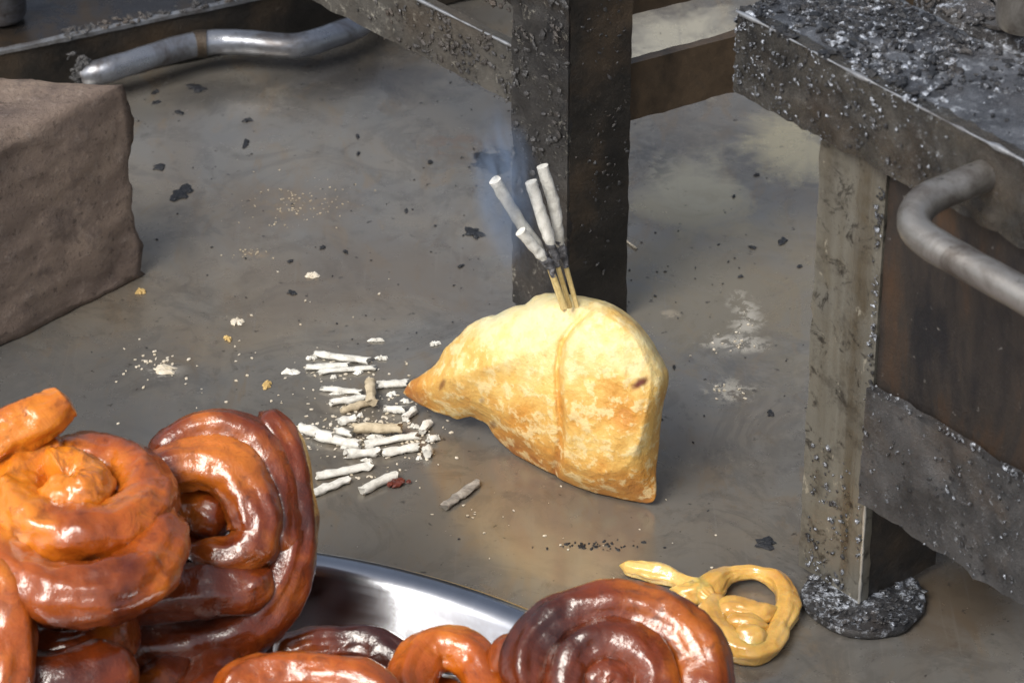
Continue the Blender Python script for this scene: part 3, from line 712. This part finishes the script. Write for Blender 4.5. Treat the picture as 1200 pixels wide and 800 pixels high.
# ================================================================== jalebi
SEG = 40
def jal(strands, label, mat='jal', dark=.5, lump=.0011, name='jalebi', group=None, cat='sweet'):
    """strands: lists of (point, radius); every coil of one sweet goes into one mesh"""
    VV = []; FF = []; DK = []
    for st in strands:
        rows = spline([(*p, r) for p, r in st], 12 if len(st) < 20 else 8); n = len(rows)
        rad = round_ends([x[3] for x in rows], n, 9, .12)
        V, F = sweep([x[:3] for x in rows], rad, SEG, True, lump, 75, len(VV)*.01, 1.0, .16)
        V = [Vector((v.x, v.y, v.z)) for v in V]
        b = len(VV); VV += V; FF += [tuple(b+i for i in f) for f in F]
        dk = dark if not isinstance(dark, (list, tuple)) else dark[strands.index(st)]
        for i, x in enumerate(rows):
            for k in range(SEG): DK.append(dk + .5*fbm(V[i*SEG+k], 26, 3))
    for v in VV: v.z = max(v.z, .0028 if name == 'jalebi' and (Vector((v.x, v.y, 0))-TC).length < TR-.03 else .0005)
    me = bpy.data.meshes.new('m'); me.from_pydata([tuple(v) for v in VV], [], FF)
    at = me.attributes.new('dark', 'FLOAT', 'POINT'); at.data.foreach_set('value', DK)
    return tag(link(name, me, M[mat]), label, cat, group)
MPX = .000265
def pl(P0, n, pts, r, off=0.0):
    """coil drawn in a plane through P0: rows (x, y[, r[, lift]])"""
    out = []
    for q in pts:
        rr = q[2] if len(q) > 2 else r; lift = (q[3] if len(q) > 3 else 0)+off
        out.append((gpl(q[0], q[1], P0, n)+n*lift, rr*MPX))
    return out
# the pile behind: coil leaning upright on the rim
n2 = Vector((.05, -.70, .71)).normalized(); P2 = gy(250, 625, -.205)
jal([pl(P2, n2, [(304,482,9), (316,497,22), (336,535,27), (345,590,28), (343,640,30), (327,690,33), (288,735,36), (220,757,37), (140,757,36), (70,735,34), (40,690,28)], 31),
     pl(P2, n2, [(190,552,20), (203,527,27), (245,510,27), (292,522,28), (322,565,28), (332,620,27), (326,665,24)], 28, .003),
     pl(P2, n2, [(178,575,22), (200,556,29), (240,549,31), (278,566,34), (298,605,36), (298,640,32), (268,658,26), (215,648,22)], 34, .008),
     pl(P2, n2, [(318,672,22), (292,694,29), (250,696,33), (200,700,33), (150,706,30), (110,690,26)], 30, .008),
     pl(P2, n2, [(190,600,24), (205,640,26), (250,662,24), (300,664,20)], 20, -.004),
     pl(P2, n2, [(196,612,26), (222,600,28), (246,606,30), (275,612,26)], 20, .000)],
    'large dark brown jalebi coil standing upright with a pointed dark tip', 'jal_dark', [.55, .42, .22, .40, .5, .45])
# flat double coil in front
def ring_pts(cx, cy, Zc, R0, R1, a0, a1, r0, r1, dz=0.0, n=18, sq=1.0):
    C = gz(cx, cy, Zc); out = []
    for i in range(n+1):
        t = i/n; a = R(a0+(a1-a0)*t); q = R0+(R1-R0)*t
        out.append((C + Vector((q*math.cos(a), q*math.sin(a)*sq, dz*t)), r0+(r1-r0)*t))
    return out
Zj = .086
jal([ring_pts(82, 572, Zj+.004, .003, .0090, 200, 500, .0062, .0078, -.001, 16),
     ring_pts(92, 580, Zj, .0198, .0203, 100, 480, .0094, .0096, -.003, 26),
     ring_pts(94, 641, Zj-.006, .0218, .0228, 80, 470, .0094, .0094, -.002, 26)],
    'bright orange double coiled jalebi lying flat on top of the pile', 'jal', [.35, .48, .62])
jal([pl(P2+Vector((0, -.036, .0)), n2, [(-70,560,34), (-40,540,34), (-5,515,33), (28,500,31), (56,486,26), (74,473,20), (82,467,16)], 30)],
    'orange jalebi end with a pointed tip above the flat double coil', 'jal', .30)
jal([pl(P2+Vector((0, -.07, .0)), n2, [(-70,700,36), (-35,680,36), (-8,690,36), (6,735,36), (4,790,36), (-20,850,36), (-80,870,34)], 36)],
    'orange jalebi loop hanging down beside the flat double coil', 'jal', .42)
# lower layer under the pile
jal([ring_pts(120, 800, .030, .006, .034, 0, 760, .0085, .0105, .0, 34)], 'dark brown jalebi coil buried under the flat double coil', 'jal_dark', .55)
jal([ring_pts(60, 745, .052, .006, .026, 0, 700, .0085, .0105, .0, 30)], 'brown jalebi coil between the buried coil and the flat double coil', 'jal_dark', .5)
jal([ring_pts(270, 905, .026, .005, .036, 0, 700, .0085, .0105, .0, 34)], 'brown jalebi lying on the tray in front of the upright coil', 'jal_dark', .5)
# front row
P5 = gz(360, 800, .046); nz = Vector((0, -.25, .97)).normalized()
jal([pl(P5, nz, [(255,830,26), (290,800,28), (350,792,28), (420,803,28), (455,830,26), (430,860,26)], 28)], 'orange jalebi strand lying in front of the upright coil', 'jal', .38)
P6 = gz(420, 760, .026)
jal([pl(P6, nz, [(320,775,20), (345,762,24), (385,756,25), (430,758,25), (470,774,24), (490,800,22)], 24)], 'dark brown jalebi strand lying against the inner wall of the tray', 'jal_dark', .65)
P7 = gz(530, 785, .040)
jal([pl(P7, nz, [(490,850,26), (482,800,28), (500,768,28), (530,762,28), (560,780,27), (575,820,26), (570,870,26)], 27),
     pl(P7, nz, [(575,800,22), (600,784,26), (625,790,27), (650,815,27), (655,860,26)], 26, .006)], 'orange brown jalebi arch next to the large ridged coil', 'jal', .5)
n8 = Vector((0, -.55, .83)).normalized(); P8 = gz(730, 780, .052)
jal([pl(P8, n8, [(622,830,26), (618,775,28), (645,735,30), (690,715,31), (740,713,32), (785,730,33), (815,765,34), (824,810,34), (810,870,34), (740,905,34), (650,890,32)], 32),
     pl(P8, n8, [(668,850,22), (662,800,26), (680,768,28), (710,757,29), (745,768,30), (768,800,31), (760,850,30), (720,870,28)], 28, .003),
     pl(P8, n8, [(690,830,22), (705,800,24), (725,805,24), (722,835,22)], 22, .002)],
    'glossy dark red brown jalebi spiral at the tray edge beside the pale one', 'jal_dark', .45)
jal([ring_pts(700, 850, .028, .006, .034, 0, 700, .0085, .0105, .0, 34)], 'jalebi coil buried under the dark red brown spiral', 'jal_dark', .55)
jal([ring_pts(480, 880, .026, .006, .034, 0, 700, .0085, .0105, .0, 34)], 'jalebi coil under the orange brown arch', 'jal_dark', .5)
# pale one on the bare counter
def pc(rows): return [(gz(x, y, z*.9), r*.000255) for x, y, r, z in rows]
jal([pc([(726,662,11,.003), (742,665,12,.003), (768,671,13,.003), (792,678,11,.003), (815,690,16,.004), (838,706,18,.0045)]),
     pc([(785,690,10,.003), (806,696,16,.004), (830,690,18,.0045), (852,674,13,.0045), (882,670,10,.004), (910,680,12,.004), (922,702,14,.004), (914,735,18,.004), (895,757,19,.004), (866,760,20,.004), (842,742,20,.004), (836,716,19,.0045), (846,696,13,.005)]),
     pc([(828,722,15,.0045), (862,716,14,.0065), (890,720,13,.007), (914,712,10,.006)]),
     pc([(842,732,15,.0055), (870,734,15,.0065), (902,734,13,.006)]),
     pc([(852,748,17,.005), (878,750,18,.006), (902,744,14,.005)])],
    'pale yellow unsoaked jalebi ring lying alone on the counter', 'jal_pale', .40, .0016, name='pale_jalebi')

# ================================================================== smoke from the incense
def smoke():
    c = gy(592, 222, Yt); bm = bmesh.new(); bmesh.ops.create_icosphere(bm, subdivisions=4, radius=1)
    me = bpy.data.meshes.new('m'); bm.to_mesh(me); bm.free()
    t = bpy.data.materials.new('thin_smoke'); t.use_nodes = True; nt = t.node_tree; nt.nodes.clear(); L = nt.links.new
    ou = nt.nodes.new('ShaderNodeOutputMaterial'); pv = nt.nodes.new('ShaderNodeVolumePrincipled')
    pv.inputs['Color'].default_value = (.50, .66, .95, 1); pv.inputs['Anisotropy'].default_value = .1
    tc = nt.nodes.new('ShaderNodeTexCoord'); no = nt.nodes.new('ShaderNodeTexNoise'); no.inputs['Scale'].default_value = 1.5; no.inputs['Detail'].default_value = 3; no.inputs['Distortion'].default_value = 1.3
    mr = nt.nodes.new('ShaderNodeMapRange'); mr.inputs['From Min'].default_value = .40; mr.inputs['From Max'].default_value = .70; mr.inputs['To Min'].default_value = 0; mr.inputs['To Max'].default_value = 260
    ln = nt.nodes.new('ShaderNodeVectorMath'); ln.operation = 'LENGTH'
    fo = nt.nodes.new('ShaderNodeMapRange'); fo.interpolation_type = 'SMOOTHSTEP'; fo.inputs['From Min'].default_value = 1.0; fo.inputs['From Max'].default_value = .1; fo.inputs['To Min'].default_value = 0; fo.inputs['To Max'].default_value = 1
    mu = nt.nodes.new('ShaderNodeMath'); mu.operation = 'MULTIPLY'
    L(tc.outputs['Object'], no.inputs['Vector']); L(no.outputs['Fac'], mr.inputs[0]); L(tc.outputs['Object'], ln.inputs[0]); L(ln.outputs['Value'], fo.inputs[0])
    L(mr.outputs[0], mu.inputs[0]); L(fo.outputs[0], mu.inputs[1]); L(mu.outputs[0], pv.inputs['Density']); L(pv.outputs[0], ou.inputs['Volume'])
    o = tag(link('smoke', me, t), 'thin bluish smoke rising from the incense sticks', 'smoke', kind='stuff')
    o.location = c; o.scale = (.013, .010, .036); o.rotation_euler = (0, R(-6), 0)
smoke()
